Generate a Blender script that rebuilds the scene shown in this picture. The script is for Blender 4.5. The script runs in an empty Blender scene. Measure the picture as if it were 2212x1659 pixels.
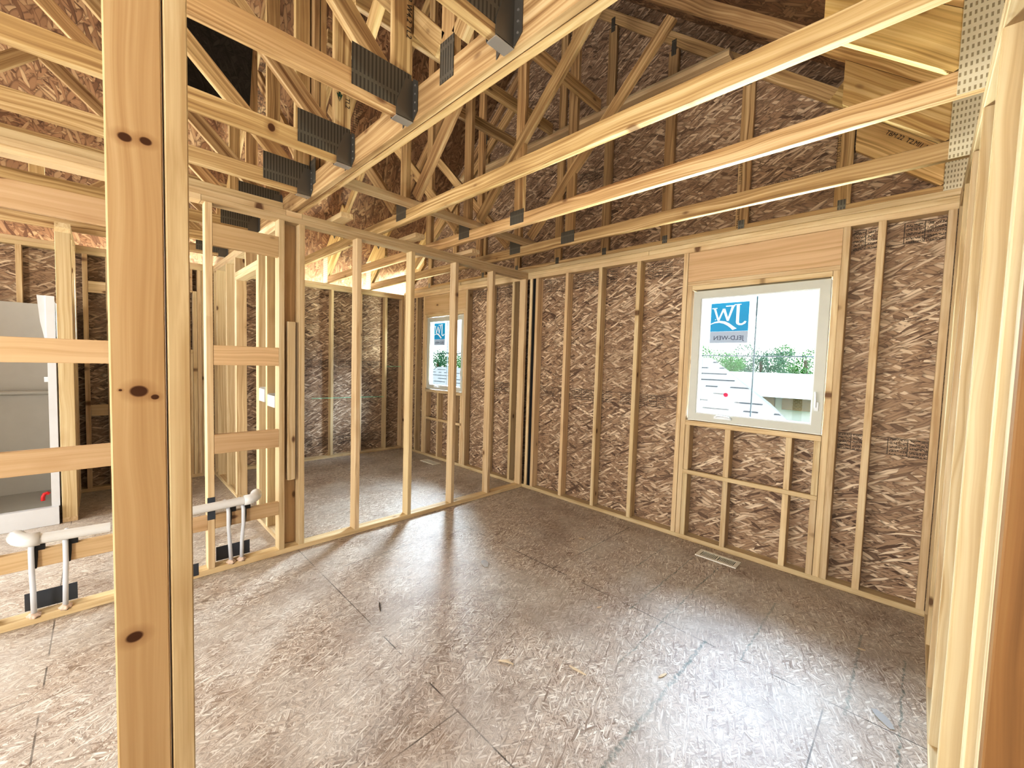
import bpy, bmesh, math, random
from mathutils import Vector, Matrix
random.seed(7)
SC = bpy.context.scene
COL = SC.collection

# ---------------------------------------------------------------- node helpers
class NT:
    def __init__(s, name):
        s.m = bpy.data.materials.new(name); s.m.use_nodes = True
        s.t = s.m.node_tree; s.t.nodes.clear()
        s.out = s.n('ShaderNodeOutputMaterial'); s.b = s.n('ShaderNodeBsdfPrincipled')
        s.t.links.new(s.b.outputs[0], s.out.inputs[0])
    def n(s, k, **kw):
        nd = s.t.nodes.new(k)
        for a, v in kw.items(): setattr(nd, a, v)
        return nd
    def L(s, a, b): s.t.links.new(a, b)
    def put(s, sock, v):
        if hasattr(v, 'is_output'): s.L(v, sock)
        else: sock.default_value = v
    def math(s, op, a, b=0.0, c=None, clamp=False):
        nd = s.n('ShaderNodeMath', operation=op); nd.use_clamp = clamp
        s.put(nd.inputs[0], a); s.put(nd.inputs[1], b)
        if c is not None: s.put(nd.inputs[2], c)
        return nd.outputs[0]
    def vmath(s, op, a, b):
        nd = s.n('ShaderNodeVectorMath', operation=op); s.put(nd.inputs[0], a); s.put(nd.inputs[1], b)
        return nd.outputs[0]
    def mix(s, f, a, b):
        nd = s.n('ShaderNodeMix', data_type='RGBA'); s.put(nd.inputs[0], f); s.put(nd.inputs[6], a); s.put(nd.inputs[7], b)
        return nd.outputs[2]
    def comb(s, x, y, z=0.0):
        nd = s.n('ShaderNodeCombineXYZ')
        for i, v in enumerate((x, y, z)): s.put(nd.inputs[i], v)
        return nd.outputs[0]
    def sep(s, v):
        nd = s.n('ShaderNodeSeparateXYZ'); s.L(v, nd.inputs[0]); return nd.outputs
    def noise(s, v, scale, detail=2.0, rough=.5, dim='3D'):
        nd = s.n('ShaderNodeTexNoise', noise_dimensions=dim); s.L(v, nd.inputs['Vector'])
        nd.inputs['Scale'].default_value = scale; nd.inputs['Detail'].default_value = detail; nd.inputs['Roughness'].default_value = rough
        return nd.outputs[0]
    def ramp(s, f, *stops):
        nd = s.n('ShaderNodeValToRGB'); s.put(nd.inputs[0], f); e = nd.color_ramp.elements
        while len(e) < len(stops): e.new(.5)
        for i, (p, c) in enumerate(stops):
            e[i].position = p; e[i].color = (*c, 1) if len(c) == 3 else c
        return nd.outputs[0]
    def step(s, v, lo, hi):
        nd = s.n('ShaderNodeMapRange'); s.put(nd.inputs[0], v); nd.inputs[1].default_value = lo; nd.inputs[2].default_value = hi
        return nd.outputs[0]
    def band(s, v, c, w):      # 1 where |v-c|<w
        return s.math('LESS_THAN', s.math('ABSOLUTE', s.math('SUBTRACT', v, c)), w)
    def bump(s, h, st=.2, d=.002):
        nd = s.n('ShaderNodeBump'); nd.inputs['Strength'].default_value = st; nd.inputs['Distance'].default_value = d
        s.L(h, nd.inputs['Height']); s.L(nd.outputs[0], s.b.inputs['Normal'])

def simple(name, col, rough=.5, metal=0.0, emit=None, spec=None, vary=0.04):
    t = NT(name); tc = t.n('ShaderNodeTexCoord')
    nz = t.noise(tc.outputs['Object'], 9.0, 3)
    c2 = tuple(max(0, c * (1 - vary * 3)) for c in col)
    t.L(t.mix(nz, (*col, 1), (*c2, 1)), t.b.inputs['Base Color'])
    t.b.inputs['Roughness'].default_value = rough; t.b.inputs['Metallic'].default_value = metal
    if emit:
        t.b.inputs['Emission Color'].default_value = (*col, 1); t.b.inputs['Emission Strength'].default_value = emit
    return t.m

def pine(name, light, mid, dark, knots=1.0, rough=.62, spots=()):
    t = NT(name); tc = t.n('ShaderNodeTexCoord'); oi = t.n('ShaderNodeObjectInfo')
    off = t.math('MULTIPLY', oi.outputs['Random'], 57.0)
    p = t.vmath('ADD', tc.outputs['Object'], t.comb(off, off, off))
    wob = t.noise(t.vmath('MULTIPLY', p, (2.2, 5, 5)), 1.0, 1.0)
    x, y, z = t.sep(p)
    zz = t.math('ADD', z, t.math('MULTIPLY', wob, .05))
    g1 = t.noise(t.comb(t.math('MULTIPLY', x, .9), t.math('MULTIPLY', y, 40.0), t.math('MULTIPLY', zz, 60.0)), 1.0, 3.0, .6)
    g2 = t.noise(t.comb(t.math('MULTIPLY', x, .7), t.math('MULTIPLY', y, 12.0), t.math('MULTIPLY', zz, 13.0)), 1.0, 1.5)
    col = t.ramp(g1, (.32, dark), (.50, mid), (.64, light))
    col = t.mix(t.math('MULTIPLY', t.step(g2, .42, .62), .55), col, (*mid, 1))
    # knots
    vo = t.n('ShaderNodeTexVoronoi', feature='F1'); vo.inputs['Scale'].default_value = 1.0
    t.L(t.comb(t.math('MULTIPLY', x, 3.6), t.math('MULTIPLY', y, 1.5), t.math('MULTIPLY', z, 7.5)), vo.inputs['Vector'])
    keep = t.math('GREATER_THAN', t.sep(vo.outputs['Color'])[0], .30)
    d = vo.outputs['Distance']
    k = t.math('MULTIPLY', t.math('SUBTRACT', 1.0, t.step(d, .06, .12)), keep)
    halo = t.math('MULTIPLY', t.math('SUBTRACT', 1.0, t.step(d, .10, .34)), keep)
    col = t.mix(t.math('MULTIPLY', halo, .30 * knots), col, (dark[0] * .8, dark[1] * .7, dark[2] * .6, 1))
    col = t.mix(t.math('MULTIPLY', k, .85 * knots), col, (.10, .038, .013, 1))
    for (kx, kz, kr) in spots:      # knots at known places on this one board
        ox, oy, oz = t.sep(tc.outputs['Object'])
        dx = t.math('SUBTRACT', ox, kx); dz = t.math('MULTIPLY', t.math('SUBTRACT', oz, kz), .8)
        dd = t.math('ADD', t.math('SQRT', t.math('ADD', t.math('MULTIPLY', dx, dx), t.math('MULTIPLY', dz, dz))), t.math('MULTIPLY', t.math('SUBTRACT', g2, .5), kr * .5))
        col = t.mix(t.math('MULTIPLY', t.math('SUBTRACT', 1.0, t.step(dd, kr * .8, kr * 2.2)), .45), col, (dark[0] * .6, dark[1] * .45, dark[2] * .35, 1))
        col = t.mix(t.math('SUBTRACT', 1.0, t.step(dd, kr * .75, kr)), col, (.09, .035, .012, 1))
    # board to board tone
    hs = t.n('ShaderNodeHueSaturation'); t.L(col, hs.inputs['Color'])
    t.L(t.math('ADD', t.math('MULTIPLY', oi.outputs['Random'], .30), .84), hs.inputs['Value'])
    t.L(t.math('ADD', t.math('MULTIPLY', t.math('FRACT', t.math('MULTIPLY', oi.outputs['Random'], 7.3)), .010), .494), hs.inputs['Hue'])
    t.L(hs.outputs[0], t.b.inputs['Base Color'])
    t.b.inputs['Roughness'].default_value = rough
    t.b.inputs['Specular IOR Level'].default_value = .25
    return t.m

def osb(name, axes, dark, mid, light, L=.105, W=.0150, spread=1.0, base=0.0, stamps=(), floor=False, ink=.80):
    """strand board: overlapping layers of long flakes; axes pick the two object axes lying in the sheet"""
    t = NT(name); tc = t.n('ShaderNodeTexCoord')
    s = t.sep(tc.outputs['Object']); ix = {'x': 0, 'y': 1, 'z': 2}
    u = s[ix[axes[0]]]; v = s[ix[axes[1]]]
    uv = t.comb(u, v, 0.0)
    nd = t.n('ShaderNodeTexNoise', noise_dimensions='2D'); t.L(uv, nd.inputs['Vector']); nd.inputs['Scale'].default_value = 9.0; nd.inputs['Detail'].default_value = 1.0
    dis = t.vmath('SCALE', t.vmath('SUBTRACT', nd.outputs['Color'], (.5, .5, .5)), (0, 0, 0)); dis.node.inputs['Scale'].default_value = .018
    uv2 = t.vmath('ADD', uv, dis)
    low = t.noise(uv, 1.3, 2.0, dim='2D')
    col = t.ramp(t.noise(uv2, 30.0, 2.0, dim='2D'), (.3, dark), (.6, mid))
    angs = [0, 28, -33, 62, -70] if spread > .9 else [0, -11, 15, -24, 31]
    for i, a in enumerate(angs):
        ang = math.radians(a + base)
        ca, sa = math.cos(ang), math.sin(ang)
        sx, sy, _ = t.sep(uv2)
        uu = t.math('ADD', t.math('MULTIPLY', sx, ca), t.math('MULTIPLY', sy, sa))
        vv = t.math('SUBTRACT', t.math('MULTIPLY', sy, ca), t.math('MULTIPLY', sx, sa))
        l = L * (1.0 + .35 * ((i * 37) % 5 - 2) / 2); w = W * (1.0 + .5 * ((i * 53) % 5 - 2) / 2)
        vo = t.n('ShaderNodeTexVoronoi', feature='F1', voronoi_dimensions='2D'); vo.inputs['Scale'].default_value = 1.0
        t.L(t.comb(t.math('ADD', t.math('MULTIPLY', uu, 1 / l), 3.7 * i), t.math('ADD', t.math('MULTIPLY', vv, 1 / w), 9.1 * i)), vo.inputs['Vector'])
        r, g, b = t.sep(vo.outputs['Color'])
        fl = t.ramp(r, (.0, dark), (.26, mid), (.55, mid), (1.0, light))
        # darker rim so every strand reads as a separate flake
        rim = t.step(vo.outputs['Distance'], .36, .62)
        fl = t.mix(t.math('MULTIPLY', rim, .72), fl, (*[c * .45 for c in dark], 1))
        keep = t.math('LESS_THAN', g, .62 - .06 * i)
        inside = t.math('LESS_THAN', vo.outputs['Distance'], .62)
        col = t.mix(t.math('MULTIPLY', keep, inside), col, fl)
    col = t.mix(t.math('MULTIPLY', t.step(low, .35, .7), .28), col, (*[c * .75 for c in mid], 1))
    for (axis, a, b, mu, mv, lo, hi) in stamps:     # faded mill printing: rows of small marks in a band
        c0 = v if axis == 'v' else u; c1 = u if axis == 'v' else v
        inb = t.math('MULTIPLY', t.math('GREATER_THAN', c0, a), t.math('LESS_THAN', c0, b))
        inb = t.math('MULTIPLY', inb, t.math('MULTIPLY', t.math('GREATER_THAN', c1, lo), t.math('LESS_THAN', c1, hi)))
        wn = t.noise(t.comb(t.math('MULTIPLY', c1, 230.0), t.math('MULTIPLY', c0, 120.0)), 1.0, 0.0, dim='2D')
        blk = t.n('ShaderNodeTexWhiteNoise', noise_dimensions='1D')
        t.L(t.math('FLOOR', t.math('MULTIPLY', c1, 11.0)), blk.inputs['W'])
        rowm = t.math('LESS_THAN', t.math('FRACT', t.math('MULTIPLY', c0, t.math('ADD', 26.0, t.math('MULTIPLY', t.math('FLOOR', t.math('MULTIPLY', blk.outputs[0], 3.0)), 14.0)))), .62)
        edge = t.math('GREATER_THAN', t.math('FRACT', t.math('MULTIPLY', c1, 11.0)), .12)
        m = t.math('MULTIPLY', t.math('MULTIPLY', t.math('GREATER_THAN', wn, .47), rowm), t.math('MULTIPLY', edge, t.math('GREATER_THAN', blk.outputs[0], .22)))
        rule = t.math('MAXIMUM', t.math('GREATER_THAN', t.math('ABSOLUTE', t.math('SUBTRACT', c0, (a + b) / 2)), (b - a) / 2 - .0035), t.math('MULTIPLY', t.math('LESS_THAN', t.math('FRACT', t.math('MULTIPLY', c1, 11.0)), .05), t.math('GREATER_THAN', blk.outputs[0], .4)))
        m = t.math('MAXIMUM', m, rule)
        col = t.mix(t.math('MULTIPLY', t.math('MULTIPLY', m, inb), ink), col, (.03, .025, .02, 1))
    if floor:
        # sheet joints
        j = None
        def add(m):
            nonlocal j
            j = m if j is None else t.math('MAXIMUM', j, m)
        row = t.math('DIVIDE', t.math('ADD', v, 0.0), 1.2127)
        fr = t.math('FRACT', t.math('ADD', row, 40.0))
        add(t.math('GREATER_THAN', t.math('ABSOLUTE', t.math('SUBTRACT', fr, .5)), .4976))
        for x0, ya, yb in ((.46, -2.42, -1.21), (1.94, -3.64, -2.42), (1.45, -1.21, .1), (-1.98, -2.42, -1.21), (-1.0, -1.21, .1), (-.5, -3.64, -2.42), (3.0, -2.42, -1.21), (.7, -4.85, -3.64)):
            add(t.math('MULTIPLY', t.band(u, x0, .0028), t.math('MULTIPLY', t.math('GREATER_THAN', v, ya), t.math('LESS_THAN', v, yb))))
        brk = t.step(t.noise(uv, 6.0, 2.0, dim='2D'), .38, .5)
        col = t.mix(t.math('MULTIPLY', j, t.math('MULTIPLY', brk, .85)), col, (.02, .015, .01, 1))
        # green snapped chalk lines
        ch = None
        wv = t.math('ADD', u, t.math('MULTIPLY', t.math('SUBTRACT', t.noise(uv, 18.0, 1.0, dim='2D'), .5), .02))
        for x0, ya, yb, w in ((2.487, -2.6, -1.2, .013), (2.66, -1.22, -.5, .007), (3.07, -1.25, -.5, .009), (2.255, -1.7, -.3, .006), (2.068, -1.25, -.26, .006), (1.84, -.75, -.24, .005), (1.45, -.95, -.5, .004), (3.24, -1.4, -.6, .006)):
            m = t.math('MULTIPLY', t.math('SUBTRACT', 1.0, t.step(t.math('ABSOLUTE', t.math('SUBTRACT', wv, x0)), w * .35, w)), t.math('MULTIPLY', t.math('GREATER_THAN', v, ya), t.math('LESS_THAN', v, yb)))
            ch = m if ch is None else t.math('MAXIMUM', ch, m)
        sp = t.step(t.noise(uv, 60.0, 2.0, dim='2D'), .3, .6)
        col = t.mix(t.math('MULTIPLY', ch, t.math('MULTIPLY', sp, .7)), col, (.03, .09, .075, 1))
        # ground-in dust
        dust = t.step(t.noise(uv, 2.2, 4.0, .65, dim='2D'), .42, .62)
        col = t.mix(t.math('MULTIPLY', dust, .42), col, (.60, .57, .52, 1))
        stain = t.step(t.noise(t.vmath('ADD', uv, (7.3, 2.1, 0)), 1.7, 3.0, .6, dim='2D'), .50, .68)
        col = t.mix(t.math('MULTIPLY', stain, .35), col, (.20, .13, .085, 1))
        fl = t.step(t.noise(uv, 240.0, 1.0, dim='2D'), .72, .76)
        col = t.mix(t.math('MULTIPLY', fl, .55), col, (.85, .80, .70, 1))
    t.L(col, t.b.inputs['Base Color'])
    t.b.inputs['Roughness'].default_value = .5 if floor else .6
    t.b.inputs['Specular IOR Level'].default_value = .5 if floor else .3
    return t.m

def plate_mat(name, base, hole, su, sv, ax='x', metal=.6, rough=.45, duty=.5):
    """pressed truss plate: rows of punched teeth"""
    t = NT(name); tc = t.n('ShaderNodeTexCoord'); s = t.sep(tc.outputs['Object'])
    u = t.math('ADD', s[0], s[1]); v = s[2]
    fu = t.math('FRACT', t.math('ADD', t.math('MULTIPLY', u, su), 100.0)); fv = t.math('FRACT', t.math('ADD', t.math('MULTIPLY', v, sv), 100.0))
    m = t.math('MULTIPLY', t.math('LESS_THAN', fu, .45), t.math('LESS_THAN', fv, duty))
    col = t.mix(t.math('MULTIPLY', m, .85), (*base, 1), (*hole, 1))
    nz = t.noise(tc.outputs['Object'], 20.0, 2)
    col = t.mix(t.math('MULTIPLY', nz, .35), col, (*[c * .6 for c in base], 1))
    t.L(col, t.b.inputs['Base Color']); t.b.inputs['Metallic'].default_value = metal; t.b.inputs['Roughness'].default_value = rough
    return t.m

M = {}
M['stud'] = pine('fresh pine stud', (.78, .64, .42), (.69, .535, .325), (.53, .375, .205))
M['truss'] = pine('yellow pine truss lumber', (.72, .55, .32), (.52, .36, .18), (.25, .145, .06), knots=.8)
M['heel'] = pine('broad grained truss lumber', (.86, .68, .36), (.68, .48, .21), (.34, .19, .06), knots=.5)
M['header'] = pine('smooth header lumber', (.70, .52, .32), (.64, .46, .27), (.54, .37, .20), knots=.9)
M['post'] = pine('near post lumber', (.70, .51, .29), (.61, .42, .225), (.49, .315, .15), knots=.0,
                spots=[(1.363 - 1.1955, 0.0, .013), (1.350 - 1.1955, .025, .006), (1.87 - 1.1955, -.014, .0095), (1.874 - 1.1955, .017, .009), (.841 - 1.1955, -.014, .0135), (1.366 - 1.1955, -.028, .0025)])
M['knotchord'] = pine('truss chord with round knot', (.72, .55, .32), (.54, .37, .18), (.28, .16, .07), knots=.3, spots=[(-2.859 + 4.6405, .001, .017)])
M['orange'] = pine('orange near stud', (.30, .175, .07), (.23, .12, .045), (.14, .07, .025), knots=.6)  # darker stud pine, the near face's shade put into the colour
OD, OM, OL = (.115, .067, .042), (.41, .28, .185), (.86, .71, .53)
M['osb_xz'] = osb('strand board facing room', 'xz', OD, OM, OL, spread=.5,
                  stamps=[('v', 2.24, 2.37, 110, 62, -3, 1.2), ('v', 2.24, 2.37, 110, 62, 1.4, 1.76), ('v', 2.25, 2.38, 110, 62, 2.85, 3.3),
                          ('v', 1.08, 1.19, 105, 60, -1.1, 1.8), ('v', .93, 1.04, 105, 60, 2.8, 3.3), ('v', 2.72, 2.84, 120, 90, 2.3, 2.75), ('v', 3.30, 3.4, 120, 90, .6, 1.0)])
M['osb_yz'] = osb('strand board end wall', 'yz', OD, OM, OL, spread=.5,
                  stamps=[('v', .17, .29, 110, 62, -3.2, .1), ('v', 1.30, 1.40, 110, 62, -3.2, .1)])
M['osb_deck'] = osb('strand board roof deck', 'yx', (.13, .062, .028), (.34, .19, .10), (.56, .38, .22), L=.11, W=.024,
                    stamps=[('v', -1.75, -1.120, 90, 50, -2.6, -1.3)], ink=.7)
M['osb_floor'] = osb('worn strand board subfloor', 'xy', (.26, .185, .135), (.58, .49, .41), (.92, .87, .79), L=.052, W=.0068, floor=True)
M['osb_dark'] = osb('shaded strand board', 'yz', (.008, .007, .005), (.022, .018, .014), (.04, .033, .026))  # near-black colour stands in for the deep shadow on this panel
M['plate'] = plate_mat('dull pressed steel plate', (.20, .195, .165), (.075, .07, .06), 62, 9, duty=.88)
M['plate_lit'] = plate_mat('lit galvanised heel plate', (.74, .68, .50), (.20, .15, .07), 75, 34, metal=.15, rough=.5)  # warm brightness of the lit heel plates put into the base colour
M['steel'] = simple('dull strap steel', (.20, .195, .175), .42, .75)
M['zinc'] = simple('shiny zinc seat', (.72, .73, .74), .28, .85)
M['shield'] = simple('blue grey steel shield', (.085, .10, .125), .45, .5)
M['pvc'] = simple('white pvc', (.86, .87, .86), .3)
M['pex'] = simple('white water tube', (.80, .84, .90), .3)
M['foam'] = simple('pink spray foam', (.80, .62, .50), .9)
M['black'] = simple('black plastic', (.012, .012, .012), .45)
M['gap_shade'] = simple('black gap shade', (.004, .004, .006), .9)  # near-black stand-in for the shade in the corner slot
M['vinyl'] = simple('pale window vinyl', (.62, .63, .56), .38)
M['vinyl_edge'] = simple('white window vinyl', (.86, .90, .92), .35)
M['muntin'] = simple('slate grille bar', (.10, .16, .22), .4)
M['reg'] = simple('cream painted register', (.95, .92, .82), .4)
M['acrylic'] = simple('grey white acrylic', (.50, .485, .44), .30)
M['acrylic_lip'] = simple('white acrylic lip', (.70, .71, .73), .3)
M['red'] = simple('red plastic', (.55, .01, .012), .4)
M['pinkred'] = simple('crimson decal', (.75, .02, .12), .5)
M['blue'] = simple('cyan blue film', (.0, .30, .60), .5, emit=.22)  # sticker colours glow, standing in for daylight through the thin film
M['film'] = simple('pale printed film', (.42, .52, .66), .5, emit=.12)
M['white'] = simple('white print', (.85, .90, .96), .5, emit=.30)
M['navy'] = simple('navy print', (.03, .05, .13), .5)
M['ink'] = simple('black mill ink', (.045, .028, .015), .8)
M['string'] = simple('green mason string', (.10, .75, .50), .5, emit=.25)  # slight glow added to keep the thin green line bright
M['chip'] = simple('pale wood splinter', (.78, .64, .45), .7)
M['paper'] = simple('grey torn scrap', (.50, .50, .50), .8)
# glass
t = NT('window glass'); t.b.inputs['Base Color'].default_value = (1, 1, 1, 1); t.b.inputs['Roughness'].default_value = 0.0
tr = t.n('ShaderNodeBsdfTransparent'); gl = t.n('ShaderNodeBsdfGlossy'); gl.inputs['Roughness'].default_value = .02
lw = t.n('ShaderNodeLayerWeight'); fr_ = t.math('ADD', t.math('MULTIPLY', t.math('POWER', lw.outputs['Facing'], 4.0), .5), .03); mx = t.n('ShaderNodeMixShader')
tc = t.n('ShaderNodeTexCoord'); tint = t.mix(t.noise(tc.outputs['Object'], 1.5), (.97, 1, .99, 1), (.93, .99, 1, 1)); t.L(tint, tr.inputs[0])
t.L(fr_, mx.inputs[0]); t.L(tr.outputs[0], mx.inputs[1]); t.L(gl.outputs[0], mx.inputs[2]); t.L(mx.outputs[0], t.out.inputs[0])
M['glass'] = t.m

# ---------------------------------------------------------------- objects
def tag(o, label=None, cat=None, group=None, kind=None):
    if label: o['label'] = label
    if cat: o['category'] = cat
    if group: o['group'] = group
    if kind: o['kind'] = kind
    return o

def thing(name, loc, label, cat, group=None, kind=None):
    o = bpy.data.objects.new(name, None); COL.objects.link(o); o.location = loc; o.empty_display_size = .05
    return tag(o, label, cat, group, kind)

def link(name, me, mat, parent=None, mw=None):
    o = bpy.data.objects.new(name, me); COL.objects.link(o)
    if mat: me.materials.append(mat)
    mw = mw or Matrix.Identity(4)
    if parent is not None:
        o.parent = parent
        loc = Vector((0, 0, 0)); q = parent
        while q is not None: loc += q.location; q = q.parent
        mw = Matrix.Translation(-loc) @ mw
    o.matrix_basis = mw
    return o

def prism_mesh(name, L, W, T, c=.0025, cut0=0.0, cut1=0.0, waves=0):
    """board: length on local X, thickness on Y, width on Z; long edges eased; ends may be raked"""
    c = min(c, W * .2, T * .2)
    hw, ht = W / 2, T / 2
    sec = [(-ht + c, -hw), (ht - c, -hw), (ht, -hw + c), (ht, hw - c), (ht - c, hw), (-ht + c, hw), (-ht, hw - c), (-ht, -hw + c)]
    vs = [(-L / 2 + cut0 * z, y, z) for y, z in sec] + [(L / 2 + cut1 * z, y, z) for y, z in sec]
    fs = [tuple(range(7, -1, -1)), tuple(range(8, 16))] + [(i, (i + 1) % 8, 8 + (i + 1) % 8, 8 + i) for i in range(8)]
    me = bpy.data.meshes.new(name); me.from_pydata(vs, [], fs); me.update(); return me

def board(name, p0, p1, W, T, mat, parent=None, up=(0, 0, 1), cut0=0., cut1=0.):
    p0, p1 = Vector(p0), Vector(p1); d = p1 - p0; L = d.length; x = d / L
    up = Vector(up); z = (up - x * up.dot(x)).normalized(); y = z.cross(x)
    me = prism_mesh(name, L, W, T, cut0=cut0, cut1=cut1)
    mw = Matrix.Translation((p0 + p1) / 2) @ Matrix((x, y, z)).transposed().to_4x4()
    return link(name, me, mat, parent, mw)

def bx(name, x0, x1, y0, y1, z0, z1, mat, parent=None, jit=0.0):
    """axis aligned board, grain along its longest side"""
    c = Vector(((x0 + x1) / 2, (y0 + y1) / 2, (z0 + z1) / 2)); s = [abs(x1 - x0), abs(y1 - y0), abs(z1 - z0)]
    i = s.index(max(s)); r = [k for k in range(3) if k != i]
    j = r[0] if s[r[0]] >= s[r[1]] else r[1]
    a = Vector((0, 0, 0)); a[i] = 1; u = Vector((0, 0, 0)); u[j] = 1
    k = 3 - i - j
    return board(name, c - a * s[i] / 2, c + a * s[i] / 2, s[j], s[k], mat, parent, up=u)

class MB:
    def __init__(s): s.v = []; s.f = []
    def box(s, x0, x1, y0, y1, z0, z1):
        n = len(s.v); s.v += [(x, y, z) for z in (z0, z1) for y in (y0, y1) for x in (x0, x1)]
        s.f += [tuple(n + i for i in q) for q in ((0, 2, 3, 1), (4, 5, 7, 6), (0, 1, 5, 4), (2, 6, 7, 3), (0, 4, 6, 2), (1, 3, 7, 5))]; return s
    def poly(s, pts):
        n = len(s.v); s.v += [tuple(p) for p in pts]; s.f.append(tuple(range(n, n + len(pts)))); return s
    def prism(s, pts, dv):
        n = len(s.v); k = len(pts); dv = Vector(dv)
        s.v += [tuple(p) for p in pts] + [tuple(Vector(p) + dv) for p in pts]
        s.f += [tuple(range(n + k - 1, n - 1, -1)), tuple(range(n + k, n + 2 * k))] + [(n + i, n + (i + 1) % k, n + k + (i + 1) % k, n + k + i) for i in range(k)]; return s
    def tube(s, pts, r, seg=12, cap=True):
        pts = [Vector(p) for p in pts]; n0 = len(s.v); rs = r if isinstance(r, (list, tuple)) else [r] * len(pts)
        prev = None
        for i, p in enumerate(pts):
            d = (pts[min(i + 1, len(pts) - 1)] - pts[max(i - 1, 0)]).normalized()
            if prev is None:
                a = d.orthogonal().normalized()
            else:
                a = (prev - d * prev.dot(d)).normalized()
            prev = a; b = d.cross(a)
            for k in range(seg):
                th = 2 * math.pi * k / seg; s.v.append(tuple(p + (a * math.cos(th) + b * math.sin(th)) * rs[i]))
        for i in range(len(pts) - 1):
            for k in range(seg):
                s.f.append((n0 + i * seg + k, n0 + i * seg + (k + 1) % seg, n0 + (i + 1) * seg + (k + 1) % seg, n0 + (i + 1) * seg + k))
        if cap:
            s.f.append(tuple(n0 + k for k in range(seg - 1, -1, -1))); e = n0 + (len(pts) - 1) * seg; s.f.append(tuple(e + k for k in range(seg)))
        return s
    def build(s, name, mat, parent=None, smooth=False, origin=None):
        o0 = Vector(origin) if origin else Vector((0, 0, 0))
        me = bpy.data.meshes.new(name); me.from_pydata([tuple(Vector(v) - o0) for v in s.v], [], s.f); me.update()
        if smooth:
            for p in me.polygons: p.use_smooth = True
        return link(name, me, mat, parent, Matrix.Translation(o0))

# ---------------------------------------------------------------- dimensions (metres)
ZT, ZP, ZC = 2.391, 2.467, 2.556          # stud top, plate top, bottom chord top
RX, BX = 3.315, -2.70                     # right wall face, far wall face
D = .089

# floor (with its thickness)
MB().box(-2.9, 3.6, -8.0, .1, -.02, 0).build('floor', M['osb_floor']); tag(bpy.data.objects['floor'], kind='structure')

# exterior sheathing: window wall (with gable), far wall, right wall
def lowR(x): return 2.78 + .84 * (3.24 - x)
def lowL(x): return 2.78 + .84 * (x + 2.63)
RIDGE = .305
def deck(x): return (lowR(x) if x > RIDGE else lowL(x)) + .25
W1 = (1.846, 2.765, 1.01, 2.078); W2 = (-2.06, -1.16, 1.01, 2.078)
m = MB(); y0, y1 = .0895, .101
def wpanel(x0, x1, z0, z1): m.box(x0, x1, y0, y1, z0, z1)
wpanel(-2.79, W2[0], 0, 2.50); wpanel(W2[0], W2[1], 0, W2[2]); wpanel(W2[0], W2[1], W2[3], 2.50); wpanel(W2[1], W1[0], 0, 2.50)
wpanel(W1[0], W1[1], 0, W1[2]); wpanel(W1[0], W1[1], W1[3], 2.50); wpanel(W1[1], 3.405, 0, 2.50)
tag(m.build('wall_window_side', M['osb_xz']), kind='structure')
m = MB(); m.prism([(-2.79, y0, 2.50), (3.405, y0, 2.50), (3.405, y0, deck(3.405) + .004), (RIDGE, y0, deck(RIDGE) + .004), (-2.79, y0, deck(-2.79) + .004)], (0, .0115, 0))
tag(m.build('wall_gable_end', M['osb_xz']), kind='structure')
W3 = (-3.35, -2.715, 1.49, 2.13)
m = MB(); x1b = -2.7895; x0b = x1b - .0115
m.box(x0b, x1b, W3[1], .09, 0, 2.467); m.box(x0b, x1b, -8, W3[0], 0, 2.467); m.box(x0b, x1b, W3[0], W3[1], 0, W3[2]); m.box(x0b, x1b, W3[0], W3[1], W3[3], 2.467)
tag(m.build('wall_far', M['osb_yz']), kind='structure')
tag(MB().box(3.4045, 3.416, -8, .09, 0, 2.467).build('wall_right', M['osb_yz']), kind='structure')
# roof deck, two slopes
m = MB()
for xa, xb in ((-3.25, RIDGE), (RIDGE, 3.75)):
    za, zb = deck(xa) if xa < RIDGE else deck(RIDGE), deck(RIDGE) if xb == RIDGE else deck(xb)
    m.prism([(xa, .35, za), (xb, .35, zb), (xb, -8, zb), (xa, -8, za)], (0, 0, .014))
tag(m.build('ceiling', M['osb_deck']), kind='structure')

# ---------------------------------------------------------------- stud walls
GW = 'bare pine stud walls'
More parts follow.
